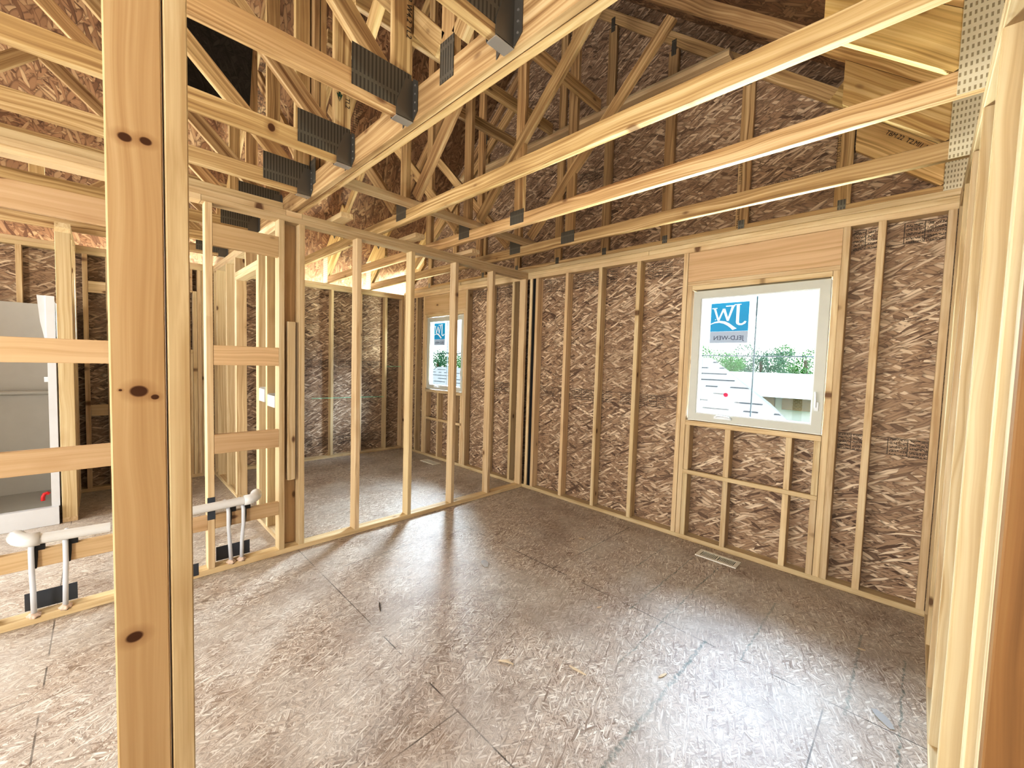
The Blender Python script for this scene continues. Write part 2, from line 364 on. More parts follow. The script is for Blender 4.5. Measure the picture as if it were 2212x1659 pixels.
# window wall (Y 0..0.089)
w = thing('stud_wall', (.3, .045, 0), 'long stud wall holding both blue-stickered windows under the gable', 'wall frame', GW)
S = M['stud']
def stW(x, z0=.038, z1=ZT, name='stud', mat=None): bx(name, x, x + .038, 0, D, z0, z1, mat or S, w)
bx('bottom_plate', -2.70, RX, 0, D, 0, .038, S, w)
bx('top_plate', -2.79, RX + D, 0, D, ZT, 2.429, S, w); bx('top_plate', -2.70, 1.45, 0, D, 2.429, ZP, S, w); bx('top_plate', 1.453, RX + D - .01, 0, D, 2.429, ZP, S, w)
bx('nailer', -2.70, 3.40, -.006, .0505, ZP, 2.505, S, w)
for x in (-2.70, -2.343, -.251, -.65, -.128, .030, .119, .532, .938, 1.342, 2.975, RX - .040): stW(x)
def window_bay(k0, t0, t1, k1):
    stW(k0, name='king_stud'); stW(k1, name='king_stud')
    stW(t0 - .0385, z1=2.117, name='trimmer_stud'); stW(t1 + .0005, z1=2.117, name='trimmer_stud')
    bx('header', t0 - .038, t1 + .038, 0.002, .0885, 2.1505, 2.390, M['header'], w)
    bx('header_plate', t0 - .038, t1 + .038, 0, D, 2.1175, 2.150, S, w); bx('header_plate', t0 + .001, t1 - .001, 0, D, 2.080, 2.117, S, w)
    bx('sill', t0 + .001, t1 - .001, 0, D, .970, 1.008, S, w)
    bx('blocking', t0 + .001, t1 - .001, -.004, .03, .560, .594, S, w)
    a, b = t0 + .002, t1 - .040
    for x in (a, a + .312, b - .164, b):
        bx('cripple_stud', x, x + .038, 0, D, .038, .559, S, w); bx('cripple_stud', x + random.uniform(-.004, .004) * (a < x < b), x + .038, 0, D, .595, .970, S, w)
window_bay(1.766, 1.846, 2.765, 2.804)
window_bay(-2.138, -2.06, -1.16, -1.121)
MB().box(.072, .116, .012, .088, .04, 2.39).build('shade_strip', M['gap_shade'], w)  # solid strip painting in the darkness of the unlit gap

# partition (X -0.089..0)
w = thing('stud_wall', (-.045, -1.9, 0), 'open stud partition crossing the room, plumbing pipes in its left bays', 'wall frame', GW)
def stP(y, z0=.038, z1=ZT, name='stud', x0=-D, x1=0.): bx(name, x0, x1, y, y + .038, z0, z1, S, w)
bx('bottom_plate', -D, 0, -4.6, 0, 0, .038, S, w)
bx('top_plate', -D, 0, -4.6, -2.99, ZT, 2.429, S, w); bx('top_plate', -D, 0, -2.988, -.002, ZT, 2.429, S, w)
bx('top_plate', -D, 0, -4.6, -2.51, 2.429, ZP, S, w); bx('top_plate', -D, 0, -2.508, -2.404, 2.429, ZP, S, w); bx('top_plate', -D, 0, -2.402, -.002, 2.429, ZP, S, w)
bx('nailer', -.085, -.03, -4.6, -2.52, ZP, 2.52, S, w)
for y in (-.040, -.542, -1.023, -1.507, -1.995, -2.421, -2.555, -2.970, -3.375, -3.88): stP(y)
bx('stud', -.1285, -.0905, -2.500, -2.411, .038, ZT, M['header'], w)
bx('backing_block', -.036, 0, -2.497, -2.445, .54, 1.69, S, w)
for (ya, yb) in ((-2.932, -2.555), (-3.842, -3.375)):
    for z0, z1 in ((2.130, 2.27), (1.372, 1.50), (.793, .920), (.300, .392)):
        bx('blocking', -.038, 0, ya + .001, yb - .001, z0, z1, M['header'], w)
bx('blocking', -.038, 0, -3.337, -2.971, .300, .392, M['header'], w)
bx('steel_shield', 0.0005, .002, -2.972, -2.930, .365, .512, M['shield'], w)
bx('steel_shield', 0.0005, .002, -3.30, -3.02, .02, .10, M['shield'], w)

# closet / bath wall along X (Y -2.50..-2.411)
w = thing('stud_wall', (-1.4, -2.455, 0), 'short bright stud wall with a door opening, seen behind the pipes', 'wall frame', GW)
def stQ(x, z0=.038, z1=ZT, name='stud', dx=.040): bx(name, x, x + dx, -2.50, -2.411, z0, z1, S, w)
bx('bottom_plate', -.838, -.130, -2.50, -2.411, 0, .038, S, w); bx('bottom_plate', -2.70, -1.56, -2.50, -2.411, 0, .038, S, w)
bx('top_plate', -2.70, -.130, -2.50, -2.411, ZT, 2.429, S, w); bx('top_plate', -2.69, -.130, -2.50, -2.411, 2.429, ZP, S, w)
for x in (-.268, -.2265, -.551, -.797, -1.641, -2.03, -2.53, -2.70): stQ(x)
stQ(-.838, z1=2.168, name='trimmer_stud'); stQ(-1.600, z1=2.168, name='trimmer_stud')
bx('header', -1.600, -.798, -2.50, -2.411, 2.169, 2.207, S, w); bx('header', -1.600, -.798, -2.50, -2.411, 2.208, 2.246, S, w)
stQ(-1.22, z0=2.247, name='cripple_stud')

# shower side wall along X (Y -3.69..-3.60)
w = thing('stud_wall', (-2.2, -3.645, 0), 'stud wall beside the shower stall, its end stud facing the camera', 'wall frame', GW)
bx('bottom_plate', -2.70, -1.78, -3.69, -3.601, 0, .038, S, w); bx('top_plate', -2.70, -1.78, -3.69, -3.601, ZT, 2.429, S, w); bx('top_plate', -2.70, -1.78, -3.69, -3.601, 2.429, ZP, S, w)
for x in (-1.818, -1.857, -2.10, -2.40, -2.66): bx('stud', x, x + .038, -3.69, -3.601, .038, ZT, S, w)

# far wall (X -2.70..-2.789)
w = thing('stud_wall', (-2.745, -2.2, 0), 'far exterior stud wall behind the back room and bath', 'wall frame', GW)
bx('bottom_plate', BX - D, BX, -6.5, -.001, 0, .038, S, w); bx('top_plate', BX - D, BX, -6.5, -.001, ZT, 2.429, S, w); bx('top_plate', BX - D, BX, -6.5, -.001, 2.429, ZP, S, w)
for y in (-.040, -.322, -.728, -1.145, -1.55, -1.955, -2.35, -2.56, -2.612, -2.652, -3.395, -3.56, -3.98, -4.40, -4.8, -5.2): bx('stud', BX - D, BX, y, y + .038, .038, ZT, S, w)
bx('trimmer_stud', BX - D, BX, -2.692, -2.654, .038, 2.149, S, w)
bx('header', BX - D + .002, BX - .001, -3.355, -2.694, 2.151, 2.390, M['header'], w); bx('header_plate', BX - D, BX, -3.355, -2.694, 2.131, 2.150, S, w)
bx('sill', BX - D, BX, -3.355, -2.694, 1.445, 1.483, S, w)
for y in (-2.732, -3.355, -3.05): bx('cripple_stud', BX - D, BX, y, y + .038, .038, 1.444, S, w)
for z in (2.02, 1.42, .775): bx('blocking', BX - .038, BX, -3.521, -3.396, z, z + .115, S, w)
for z in (2.03, 1.39, 1.0): bx('blocking', BX - .038, BX, -2.573, -2.523, z, z + .075, S, w)

# right wall (X 3.315..3.404)
w = thing('stud_wall', (3.36, -1.2, 0), 'right-hand stud wall seen edge-on, receding to the window corner', 'wall frame', GW)
bx('bottom_plate', RX, RX + D, -2.47, -.001, 0, .038, S, w); bx('top_plate', RX, RX + D, -2.47, -.001, ZT, 2.429, S, w); bx('top_plate', RX, RX + D, -2.47, -.001, 2.429, ZP, S, w)
for y in (-.040, -.42, -.83, -1.235, -1.70, -2.24): bx('stud', RX, RX + D, y, y + .038, .038, ZT, S, w)
for y in (-3.3, -3.7, -4.1, -4.5): bx('stud', RX, RX + D, y, y + .038, .038, ZT, S, w)
bx('bottom_plate', RX, RX + D, -4.6, -3.2, 0, .038, S, w); bx('top_plate', RX, RX + D, -4.6, -2.471, ZT, 2.429, S, w); bx('top_plate', RX, RX + D, -4.6, -2.471, 2.429, ZP, S, w)
bx('king_stud', RX, RX + D, -2.425, -2.387, .038, ZT, S, w); bx('trimmer_stud', RX, RX + D, -2.466, -2.427, .038, ZT, M['orange'], w)

# near door post
w = thing('doorway_post', (2.03, -3.36, 0), 'doubled pine doorway post standing close in the left foreground', 'post')
bx('stud', 2.025, 2.063, -3.430, -3.3435, 0, ZT, M['post'], w); bx('stud', 1.974, 2.062, -3.3405, -3.3005, 0, ZT, M['stud'], w)
for (px_, pz) in ((-3.398, 1.735), (-3.374, 1.728), (-3.385, 1.37), (-3.372, .945), (-3.405, .80)):
    pass

# ---------------------------------------------------------------- roof trusses spanning X
GT = 'roof trusses running parallel to the window wall'
TR = M['truss']; HL = M['heel']
def xtruss(yc, label, king=True, extra=(), gable=False, th=.038, group=GT, name='roof_truss', chord=.089, diag=True):
    y = yc
    r = thing(name, (RIDGE, yc, ZP), label, 'roof truss', group)
    ya, yb = yc - th / 2, yc + th / 2
    bx('bottom_chord', -2.789, 3.403, ya, yb, ZP + .0005, ZP + chord, TR, r)
    u = .0445 / .766
    # top chords: lower edge on lowR / lowL
    xa = 2.665; o = Vector((.643, 0, .766)) * .0445
    board('top_chord', Vector((xa, y, lowR(xa))) + o, Vector((RIDGE, y, lowR(RIDGE))) + o, .089, th, TR, r, up=(.643, 0, .766), cut1=-.84)
    xl = -2.055; o2 = Vector((-.643, 0, .766)) * .0445
    board('top_chord', Vector((xl, y, lowL(xl))) + o2, Vector((RIDGE, y, lowL(RIDGE))) + o2, .089, th, TR, r, up=(-.643, 0, .766), cut1=-.84)
    # broad heel boards, two deep
    for sgn in (1, -1):
        c = .184 / 2
        f = (lambda x: (x, 0)) 
        nx = .643 * sgn
        def P(x, dz, off): # x measured on the right side, mirrored for the left
            X = x if sgn > 0 else 2 * RIDGE - x
            return Vector((X, y, lowR(x) + dz)) + Vector((nx, 0, .766)) * off
        hb = MB()
        s_ = lambda x, z: ((x if sgn > 0 else 2 * RIDGE - x), ya + .0005, z)
        # upper heel board: perpendicular cut at the inner end, plumb at the outer end
        a = P(2.66, 0, 0); b = P(2.66, 0, .184)
        pts = [(a.x, ya + .0005, a.z), (b.x, ya + .0005, b.z), s_(3.403, lowR(3.403) + .24), s_(3.403, lowR(3.403))]
        cx = Vector(((a.x + s_(3.403, 0)[0]) / 2, y, 2.95))
        q = [Vector(p) for p in pts]
        def plank(nm, q, ang_sign):
            # local frame along slope so the grain follows the board
            xx = Vector((.766 * sgn, 0, -.643)); zz = Vector((.643 * sgn, 0, .766)); yy = zz.cross(xx)
            cc = sum(q, Vector()) / 4
            loc = [((p - cc).dot(xx), (p - cc).dot(yy), (p - cc).dot(zz)) for p in q]
            t2 = th - .001; sg = 1 if yy.y > 0 else -1
            mb = MB().prism(loc, (0, sg * t2, 0))
            me = bpy.data.meshes.new(nm); me.from_pydata(mb.v, [], mb.f); me.update()
            bm = bmesh.new(); bm.from_mesh(me); bmesh.ops.recalc_face_normals(bm, faces=bm.faces); bm.to_mesh(me); bm.free()
            link(nm, me, HL, r, Matrix.Translation(cc) @ Matrix((xx, yy, zz)).transposed().to_4x4())
        plank('heel_board', q, sgn)
        zb = -.232
        pts = [s_(2.83, lowR(2.83) + zb), s_(2.83, lowR(2.83) - .003), s_(3.403, lowR(3.403) - .003), s_(3.403, max(ZC + .001, lowR(3.403) + zb))]
        pts = [s_(2.83, lowR(2.83) + zb), s_(2.83, lowR(2.83) - .003), s_(3.403, lowR(3.403) - .003), s_(3.233, ZC + .001)]
        plank('heel_board', [Vector(p) for p in pts], sgn)
        # big galvanised heel plate
        mb = MB(); X0, X1 = (3.246, 3.402) if sgn > 0 else (2 * RIDGE - 3.402, 2 * RIDGE - 3.246)
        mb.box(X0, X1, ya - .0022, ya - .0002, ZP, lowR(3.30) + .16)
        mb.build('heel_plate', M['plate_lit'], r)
        mb = MB()
        Xs = (2.84, 3.01) if sgn > 0 else (2 * RIDGE - 3.01, 2 * RIDGE - 2.84)
        # splice plate following the slope
        cc = P(2.93, 0, .10); xx = Vector((.766 * sgn, 0, -.643)); zz = Vector((.643 * sgn, 0, .766))
        q = [cc + xx * a_ + zz * b_ + Vector((0, -th / 2 - .0022, 0)) for a_, b_ in ((-.085, -.06), (.085, -.06), (.085, .06), (-.085, .06))]
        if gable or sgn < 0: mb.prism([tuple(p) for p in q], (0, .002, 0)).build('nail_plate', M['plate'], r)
    topz = lambda x: (lowR(x) if x > RIDGE else lowL(x)) - .002
    t2 = th - .003
    if gable:
        for xc in (2.778, 2.172, 1.567, .955, .37, -.24, -.85, -1.46, -2.07):
            bx('web_stud', xc - .044, xc + .044, ya + .001, yb - .001, ZC + .001, topz(xc + .044 if xc > RIDGE else xc - .044), TR, r)
            MB().box(xc - .022, xc + .022, ya - .0012, ya - .0002, ZC - .03, ZC + .035).build('nail_plate', M['plate'], r)
            zt = topz(xc); MB().box(xc - .02, xc + .02, ya - .0012, ya - .0002, zt - .08, zt + .05).build('nail_plate', M['plate'], r)
    else:
        if king:
            bx('web', .345, .434, ya + .001, yb - .001, ZP + chord + .001, topz(.434), TR, r)
        if diag:
            o = Vector((-.70, 0, .714)) * .0445
            a = Vector((.575, y, 2.03 + .98 * .575)); b = Vector((1.87, y, 2.03 + .98 * 1.87))
            board('web', a + o, b + o, .089, t2, TR, r, up=(-.70, 0, .714))
            o = Vector((.70, 0, .714)) * .0445
            a = Vector((.215, y, 2.6 + .98 * (.19 - .215))); b = Vector((-1.10, y, 2.6 + .98 * (.19 + 1.10)))
            board('web', a + o, b + o, .089, t2, TR, r, up=(.70, 0, .714))
        for x0 in extra:
            bx('web', x0, x0 + .089, ya + .002, yb - .002, ZC + .001, topz(x0 + .089 if x0 > RIDGE else x0), TR, r)
        MB().box(.295, .435, ya - .0022, ya - .0002, ZP + .03, ZC + .085).build('nail_plate', M['plate'], r)
        MB().box(.93, 1.07, ya - .0022, ya - .0002, ZP + .02, ZC + .03).build('nail_plate', M['plate'], r) if extra else None
    return r
xtruss(.070, 'gable-end truss of flat upright studs against the sheathing above the window', gable=True)
xtruss(-.574, 'roof truss nearest the window wall, its chord third below the girder', extra=(.965, -.23))
xtruss(-1.200, 'middle roof truss between the nearer chord and the one by the window wall', extra=(.965, -.23))
xtruss(-1.803, 'roof truss next to the doubled girder, its long chord crossing mid-ceiling')
# girder: two plies, 2x6 bottom chord
g = xtruss(-2.419, 'heavy doubled girder truss with hangers nailed along its near face', name='girder_truss', chord=.135, group=None)
bx('bottom_chord', -2.789, 3.403, -2.477, -2.4405, ZP + .0005, ZP + .135, TR, g)
bx('web', 1.80, 1.885, -2.476, -2.4415, ZP + .136, lowR(1.885), TR, g)
bx('web', .345, .434, -2.475, -2.4415, ZP + .136, lowR(.434), TR, g)
o = Vector((.70, 0, .714)) * .0445
board('web', Vector((1.76, -2.459, 2.66)) + o, Vector((1.05, -2.459, 3.37)) + o, .089, .034, TR, g, up=(.70, 0, .714))
o = Vector((-.70, 0, .714)) * .0445
board('web', Vector((1.93, -2.459, 2.64)) + o, Vector((2.5, -2.459, 3.2)) + o, .089, .034, TR, g, up=(-.70, 0, .714))
MB().box(1.800, 1.888, -2.4795, -2.4775, 2.53, 2.685).build('nail_plate', M['plate'], g)
MB().box(.33, .47, -2.4795, -2.4775, 2.53, 2.685).build('nail_plate', M['plate'], g)

# ---------------------------------------------------------------- trusses hung on the girder, spanning -Y
GH = 'trusses hung on the girder'
lab = {2.19: 'hung truss nearest the camera, its hanger at the top of the picture',
       1.58: 'hung truss crossing above the post to the middle hanger',
       .97: 'hung truss with a round dark knot in its bottom chord',
       .365: 'hung truss lowest of the three, ending just above the partition',
       -.245: 'hung truss directly behind the partition top plates',
       -.855: 'second hung truss behind the partition, over the bath',
       -1.465: 'third hung truss behind the partition, over the bath',
       -2.075: 'farthest hung truss over the bath near the far wall'}
labh = {2.19: 'steel joist hanger with bright seat at the top edge of the picture',
        1.58: 'steel joist hanger under the largest dark plate on the girder',
        .97: 'steel joist hanger at the end of the chord with the round knot',
        .365: 'steel joist hanger lowest on the girder, above the partition corner',
        -.245: 'steel joist hanger just behind the partition top plates',
        -.855: 'steel joist hanger seen above the top block of the partition',
        -1.465: 'steel joist hanger seen under the top block of the partition',
        -2.075: 'steel joist hanger farthest away near the far wall'}
for X in (2.19, 1.58, .97, .365, -.245, -.855, -1.465, -2.075):
    r = thing('roof_truss', (X, -2.5, ZP), lab[X], 'roof truss', GH)
    xa, xb = X - .019, X + .019
    e = -2.481
    zt = min(deck(X) - .36, 4.5)
    bx('bottom_chord', xa, xb, -6.8, e, ZP + .001, ZC, M['knotchord'] if X == .97 else TR, r)
    bx('top_chord', xa, xb, -6.8, e, zt, zt + .089, TR, r)
    bx('web', xa + .001, xb - .001, -2.568, e - .001, ZC + .001, zt - .001, TR, r)
    yy, k = -2.60, 0
    while yy > -6.0:
        h = zt - ZC; run = h / (.98 if k % 2 == 0 else 1.15); run = min(run, 1.25)
        ya_, yb_ = yy, yy - run
        if k % 2 == 0: a, b = Vector((X, ya_, ZC + .05)), Vector((X, yb_, ZC + .05 + run * .98 if ZC + run * .98 < zt - .06 else zt - .05))
        else: a, b = Vector((X, ya_, zt - .06)), Vector((X, yb_, ZC + .04))
        board('web', a, b, .089, .034, TR, r, up=(0, .7, .7))
        yy = yb_ - .04; k += 1
        if k % 2 == 0: bx('web', xa + .002, xb - .002, yy - .06, yy + .029, ZC + .001, zt - .001, TR, r); yy -= .10
    MB().box(xb + .0002, xb + .0022, -2.745, -2.487, 2.498, 2.655).build('nail_plate', M['plate'], r)
    if X == .365: MB().box(xb + .0002, xb + .0022, -4.02, -3.80, 2.50, 2.66).build('nail_plate', M['plate'], r)
    # hanger
    h = thing('joist_hanger', (X, -2.50, ZP - .006), labh[X], 'hanger', 'joist hangers on the girder')
    MB().box(xa - .0035, xb + .0055, -2.555, -2.4775, ZP - .005, ZP - .0005).build('seat', M['zinc'], h)
    for s_, x_ in ((-1, xa - .0035), (1, xb + .003)):
        mb = MB(); mb.prism([(x_, -2.558, ZP - .003), (x_, -2.4785, ZP - .003), (x_, -2.4785, ZP + .165), (x_, -2.515, ZP + .165), (x_, -2.558, ZP + .05)], (.0025, 0, 0)).build('side_strap', M['steel'], h)
        a = (x_ + .0025, x_ + .040) if s_ > 0 else (x_ - .036, x_)
        mb = MB(); mb.prism([(a[0], -2.4785, ZP), (a[1], -2.4785, ZP + .03), (a[1], -2.4785, ZP + .15), (a[0], -2.4785, ZP + .175)], (0, -.0022, 0))
        fl = mb.build('nail_flange', M['steel'], h)
        if X > 0:
            for q in range(4): MB().tube([(sum(a) / 2, -2.4806, ZP + .035 + q * .035), (sum(a) / 2, -2.4835, ZP + .035 + q * .035)], .004, 8).build('nail_head', M['zinc'], fl)
# hand lettering stamped on the truss lumber, arrow drawn in marker
def text_mesh(name, body, size, mw, mat, parent, mirror=False):
    cu = bpy.data.curves.new(name, 'FONT'); cu.body = body; cu.size = size; cu.extrude = .0004; cu.align_x = 'CENTER'; cu.align_y = 'CENTER'
    to = bpy.data.objects.new('tmp', cu); COL.objects.link(to)
    dg = bpy.context.evaluated_depsgraph_get(); me = bpy.data.meshes.new_from_object(to.evaluated_get(dg))
    bpy.data.objects.remove(to); me.name = name; me.materials.clear()
    if mirror:
        for v in me.vertices: v.co.x *= -1
    return link(name, me, mat, parent, mw)
def frame(o, x, y):
    x, y = Vector(x).normalized(), Vector(y).normalized(); z = x.cross(y)
    return Matrix.Translation(o) @ Matrix((x, y, z)).transposed().to_4x4()
tr = {round(o.location.x, 3): o for o in COL.objects if o.name.startswith('roof_truss') and abs(o.location.y + 2.5) < .01}
text_mesh('stamp', 'TL2 W4.9 TL2', .034, frame((.9898, -2.502, 2.86), (0, 0, -1), (0, 1, 0)), M['ink'], tr[.97])
text_mesh('stamp', 'TL2 W4.2 TL2', .034, frame((1.5998, -2.502, 2.90), (0, 0, -1), (0, 1, 0)), M['ink'], tr[1.58])
text_mesh('stamp', 'TL2 W4.6', .034, frame((.3848, -2.502, 2.80), (0, 0, -1), (0, 1, 0)), M['ink'], tr[.365])
mb = MB(); X_ = .9894
mb.prism([(X_, -2.547, 2.80), (X_, -2.538, 2.80), (X_, -2.538, 2.92), (X_, -2.547, 2.92)], (.0006, 0, 0))
mb.prism([(X_, -2.5425, 2.775), (X_, -2.527, 2.815), (X_, -2.535, 2.815)], (.0006, 0, 0)); mb.prism([(X_, -2.5425, 2.775), (X_, -2.550, 2.815), (X_, -2.558, 2.815)], (.0006, 0, 0))
mb.build('marker_arrow', simple('green marker', (.01, .05, .025), .7), tr[.97])
# text on the heel boards and gable studs
gt = [o for o in COL.objects if o.name.startswith('roof_truss') and abs(o.location.y - .07) < .01][0]
t3 = [o for o in COL.objects if o.name.startswith('roof_truss') and abs(o.location.y + .574) < .01][0]
sl = (.766, 0, -.643); su = (.643, 0, .766)
text_mesh('stamp', 'TB1.HW.', .045, frame((3.14, -.5937, 3.05), sl, su), M['ink'], t3)
text_mesh('stamp', 'TB1.HW.', .045, frame((3.09, .0503, 3.10), sl, su), M['ink'], gt)
text_mesh('stamp', 'TBM.22  T2.MI1.1', .034, frame((3.07, .0503, 2.875), sl, su), M['ink'], gt)
for xc, z in ((2.165, 2.95), (2.76, 2.93), (1.56, 3.05), (2.165, 2.62)):
    text_mesh('stamp', 'T7.STL.1 T7.STL', .026, frame((xc - .015, .0503, z), (0, 0, 1), (-1, 0, 0)), M['ink'], gt)

# ---------------------------------------------------------------- loose braces
def brace(name, label, p0, p1, W, T, up, group=None, cat='brace'):
    o = board(name, p0, p1, W, T, M['truss'], None, up=up); tag(o, label, cat, group); return o
bx('lateral_brace', .472, .561, -2.38, -.50, ZC + .0005, ZC + .038, M['stud']); tag(bpy.data.objects['lateral_brace'], 'brightly lit flat brace lying across the truss bottom chords', 'brace')
for X, l in ((.326, 'nearest the partition'), (.741, 'middle of three'), (1.243, 'nearest the right wall')):
    o = bx('web_brace', X - .019, X + .019, -2.36, -.555, 3.50, 3.589, M['truss']); tag(o, 'upper brace board spanning between truss webs, ' + l, 'brace', 'upper braces between truss webs')
o = bx('gable_brace', -1.29, 2.03, .012, .050, 3.835, 3.92, M['stud']); tag(o, 'long brace nailed flat across the gable studs, its end showing top right', 'brace', 'doubled gable brace')
o = bx('gable_brace', -1.27, 2.06, -.078, .011, 3.80, 3.838, M['stud']); tag(o, 'long brace standing out beneath its twin across the gable studs', 'brace', 'doubled gable brace')
brace('diagonal_brace', 'thin diagonal brace rising to the right behind the truss webs', (-1.5, -.535, 2.65), (.28, -.535, 3.98), .089, .036, (0, 0, 1))
for y, l in ((-2.15, 'nearest the girder'), (-1.53, 'second from the girder'), (-.92, 'nearest the window wall')):
    o = bx('backing_block', -.16, .17, y - .045, y + .045, ZP + .0005, ZP + .038, M['stud']); tag(o, 'short block laid across the partition top plate, ' + l, 'block', 'blocks on the partition plate')
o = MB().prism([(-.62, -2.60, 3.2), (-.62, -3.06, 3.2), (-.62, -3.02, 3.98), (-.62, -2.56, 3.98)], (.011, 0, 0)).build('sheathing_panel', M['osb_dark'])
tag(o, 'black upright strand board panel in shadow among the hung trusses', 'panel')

# ---------------------------------------------------------------- windows
def window(n, W, side='y', sticker=True, muntin=True):
    x0, x1, z0, z1 = W
    r = thing('window_%d' % n, ((x0 + x1) / 2, .05, z0), None, None, kind='structure')
    a0, a1, b0, b1 = x0 + .012, x1 - .008, z0 + .006, z1 - .008
    def ring(name, a0, a1, b0, b1, w_, ya, yb, mat):
        mb = MB(); mb.box(a0, a1, ya, yb, b0, b0 + w_); mb.box(a0, a1, ya, yb, b1 - w_, b1); mb.box(a0, a0 + w_, ya, yb, b0 + w_, b1 - w_); mb.box(a1 - w_, a1, ya, yb, b0 + w_, b1 - w_)
        return mb.build(name, mat, r)
    ring('window_frame', a0, a1, b0, b1, .058, .018, .088, M['vinyl'])
    ring('glazing_bead', a0 + .058, a1 - .058, b0 + .058, b1 - .058, .010, .026, .08, M['vinyl_edge'])
    g0, g1, h0, h1 = a0 + .066, a1 - .066, b0 + .066, b1 - .066
    MB().box(g0, g1, .060, .064, h0, h1).build('glass', M['glass'], r)
    xm = (g0 + g1) / 2 + .003; zm = 1.548
    mb = MB(); mb.box(xm - .0045, xm + .0045, .066, .074, h0, h1); mb.box(g0, xm - .0046, .066, .074, zm - .0045, zm + .0045); mb.box(xm + .0046, g1, .066, .074, zm - .0045, zm + .0045)
    mb.build('grille', M['muntin'], r)
    # crank operator and latch
    c = x0 + .285
    mb = MB(); mb.box(c - .065, c + .065, .006, .0175, z0 + .035, z0 + .052); mb.tube([(c - .05, .004, z0 + .052), (c - .03, -.004, z0 + .062), (c + .05, -.004, z0 + .055), (c + .062, .002, z0 + .04)], .006, 8)
    mb.build('crank_handle', M['vinyl_edge'], r)
    l = x1 - .042
    mb = MB(); mb.box(l - .012, l + .012, .008, .0175, 1.175, 1.235); mb.tube([(l - .006, .006, 1.20), (l - .004, -.002, 1.25), (l - .008, .0, 1.305)], .006, 8)
    mb.build('latch', M['vinyl_edge'], r)
    return r
window(1, W1); window(2, W2)
# small high window in the far wall
r = thing('window_3', (-2.75, -3.03, 1.49), None, None, kind='structure')
def ringx(name, a0, a1, b0, b1, w_, xa, xb, mat):
    mb = MB(); mb.box(xa, xb, a0, a1, b0, b0 + w_); mb.box(xa, xb, a0, a1, b1 - w_, b1); mb.box(xa, xb, a0, a0 + w_, b0 + w_, b1 - w_); mb.box(xa, xb, a1 - w_, a1, b0 + w_, b1 - w_); mb.build(name, mat, r)
ringx('window_frame', W3[0] + .002, W3[1] - .002, W3[2], W3[3] - .002, .045, -2.785, -2.72, M['vinyl_edge'])
MB().box(-2.76, -2.757, W3[0] + .046, W3[1] - .046, W3[2] + .046, W3[3] - .046).build('glass', M['glass'], r)

# manufacturer stickers, seen from behind so the lettering is mirrored
def sticker(x0, x1, z0, z1, ztop, label):
    y = .0585
    r = thing('window_sticker', ((x0 + x1) / 2, y, z0), label, 'sticker', 'window maker stickers')
    w_, h_ = x1 - x0, ztop - z1
    MB().box(x0, x1, y - .0004, y, z1, ztop).build('blue_panel', M['blue'], r)
    MB().box(x0, x1, y - .0004, y, z0, z1 - .0005).build('caption_strip', M['film'], r)
    P = lambda u, v: (x0 + u * w_, y - .0012, z1 + v * h_)     # u right, v up in the picture
    mb = MB(); dv = (0, .0006, 0)
    def st(pts): mb.prism([P(*p) for p in pts][::-1], dv)
    # mirrored W (left) with serifs
    st([(.03, .84), (.17, .84), (.17, .81), (.03, .81)]); st([(.07, .82), (.13, .82), (.24, .38), (.19, .38)])
    st([(.19, .38), (.24, .38), (.37, .80), (.32, .80)]); st([(.31, .80), (.385, .80), (.50, .36), (.44, .36)])
    st([(.44, .36), (.49, .36), (.62, .86), (.55, .86)]); st([(.40, .90), (.64, .90), (.64, .86), (.40, .86)])
    # mirrored J (right)
    st([(.62, .93), (.80, .93), (.80, .90), (.62, .90)]); st([(.68, .91), (.76, .91), (.76, .30), (.68, .30)])
    import math as _m
    arc = [(.68 + .0, .30), (.70, .24), (.76, .20), (.84, .20), (.92, .25), (.95, .32)]; inn = [(.90, .34), (.87, .29), (.83, .26), (.79, .26), (.765, .28), (.76, .30)]
    st(arc + inn)
    # sweeping bow
    up = [(.0, .28), (.12, .35), (.26, .38), (.40, .35), (.52, .27), (.62, .17), (.71, .09)]; dn = [(.60, .04), (.54, .12), (.46, .20), (.36, .27), (.24, .31), (.12, .30), (.0, .25)]
    for i in range(6): st([up[i], up[i + 1], dn[5 - i], dn[6 - i]])
    st([(.12, .44), (.15, .44), (.15, .41), (.12, .41)])
    mb.build('logo', M['white'], r)
    text_mesh('caption', 'JELD-WEN', (z1 - z0) * .52, frame(((x0 + x1) / 2, y - .001, z0 + (z1 - z0) * .42), (1, 0, 0), (0, 0, 1)), M['navy'], r, mirror=True)
    return r
sticker(1.985, 2.262, 1.650, 1.742, 1.967, 'mirrored blue and white sticker on the large right window')
sticker(-1.925, -1.655, 1.665, 1.752, 1.985, 'mirrored blue and white sticker on the distant back-room window')
mb = MB(); mb.tube([(2.130, .0575, 1.238), (2.130, .0588, 1.238)], .017, 20); tag(mb.build('round_decal', M['pinkred']), 'small round crimson decal on the lower left pane', 'decal')

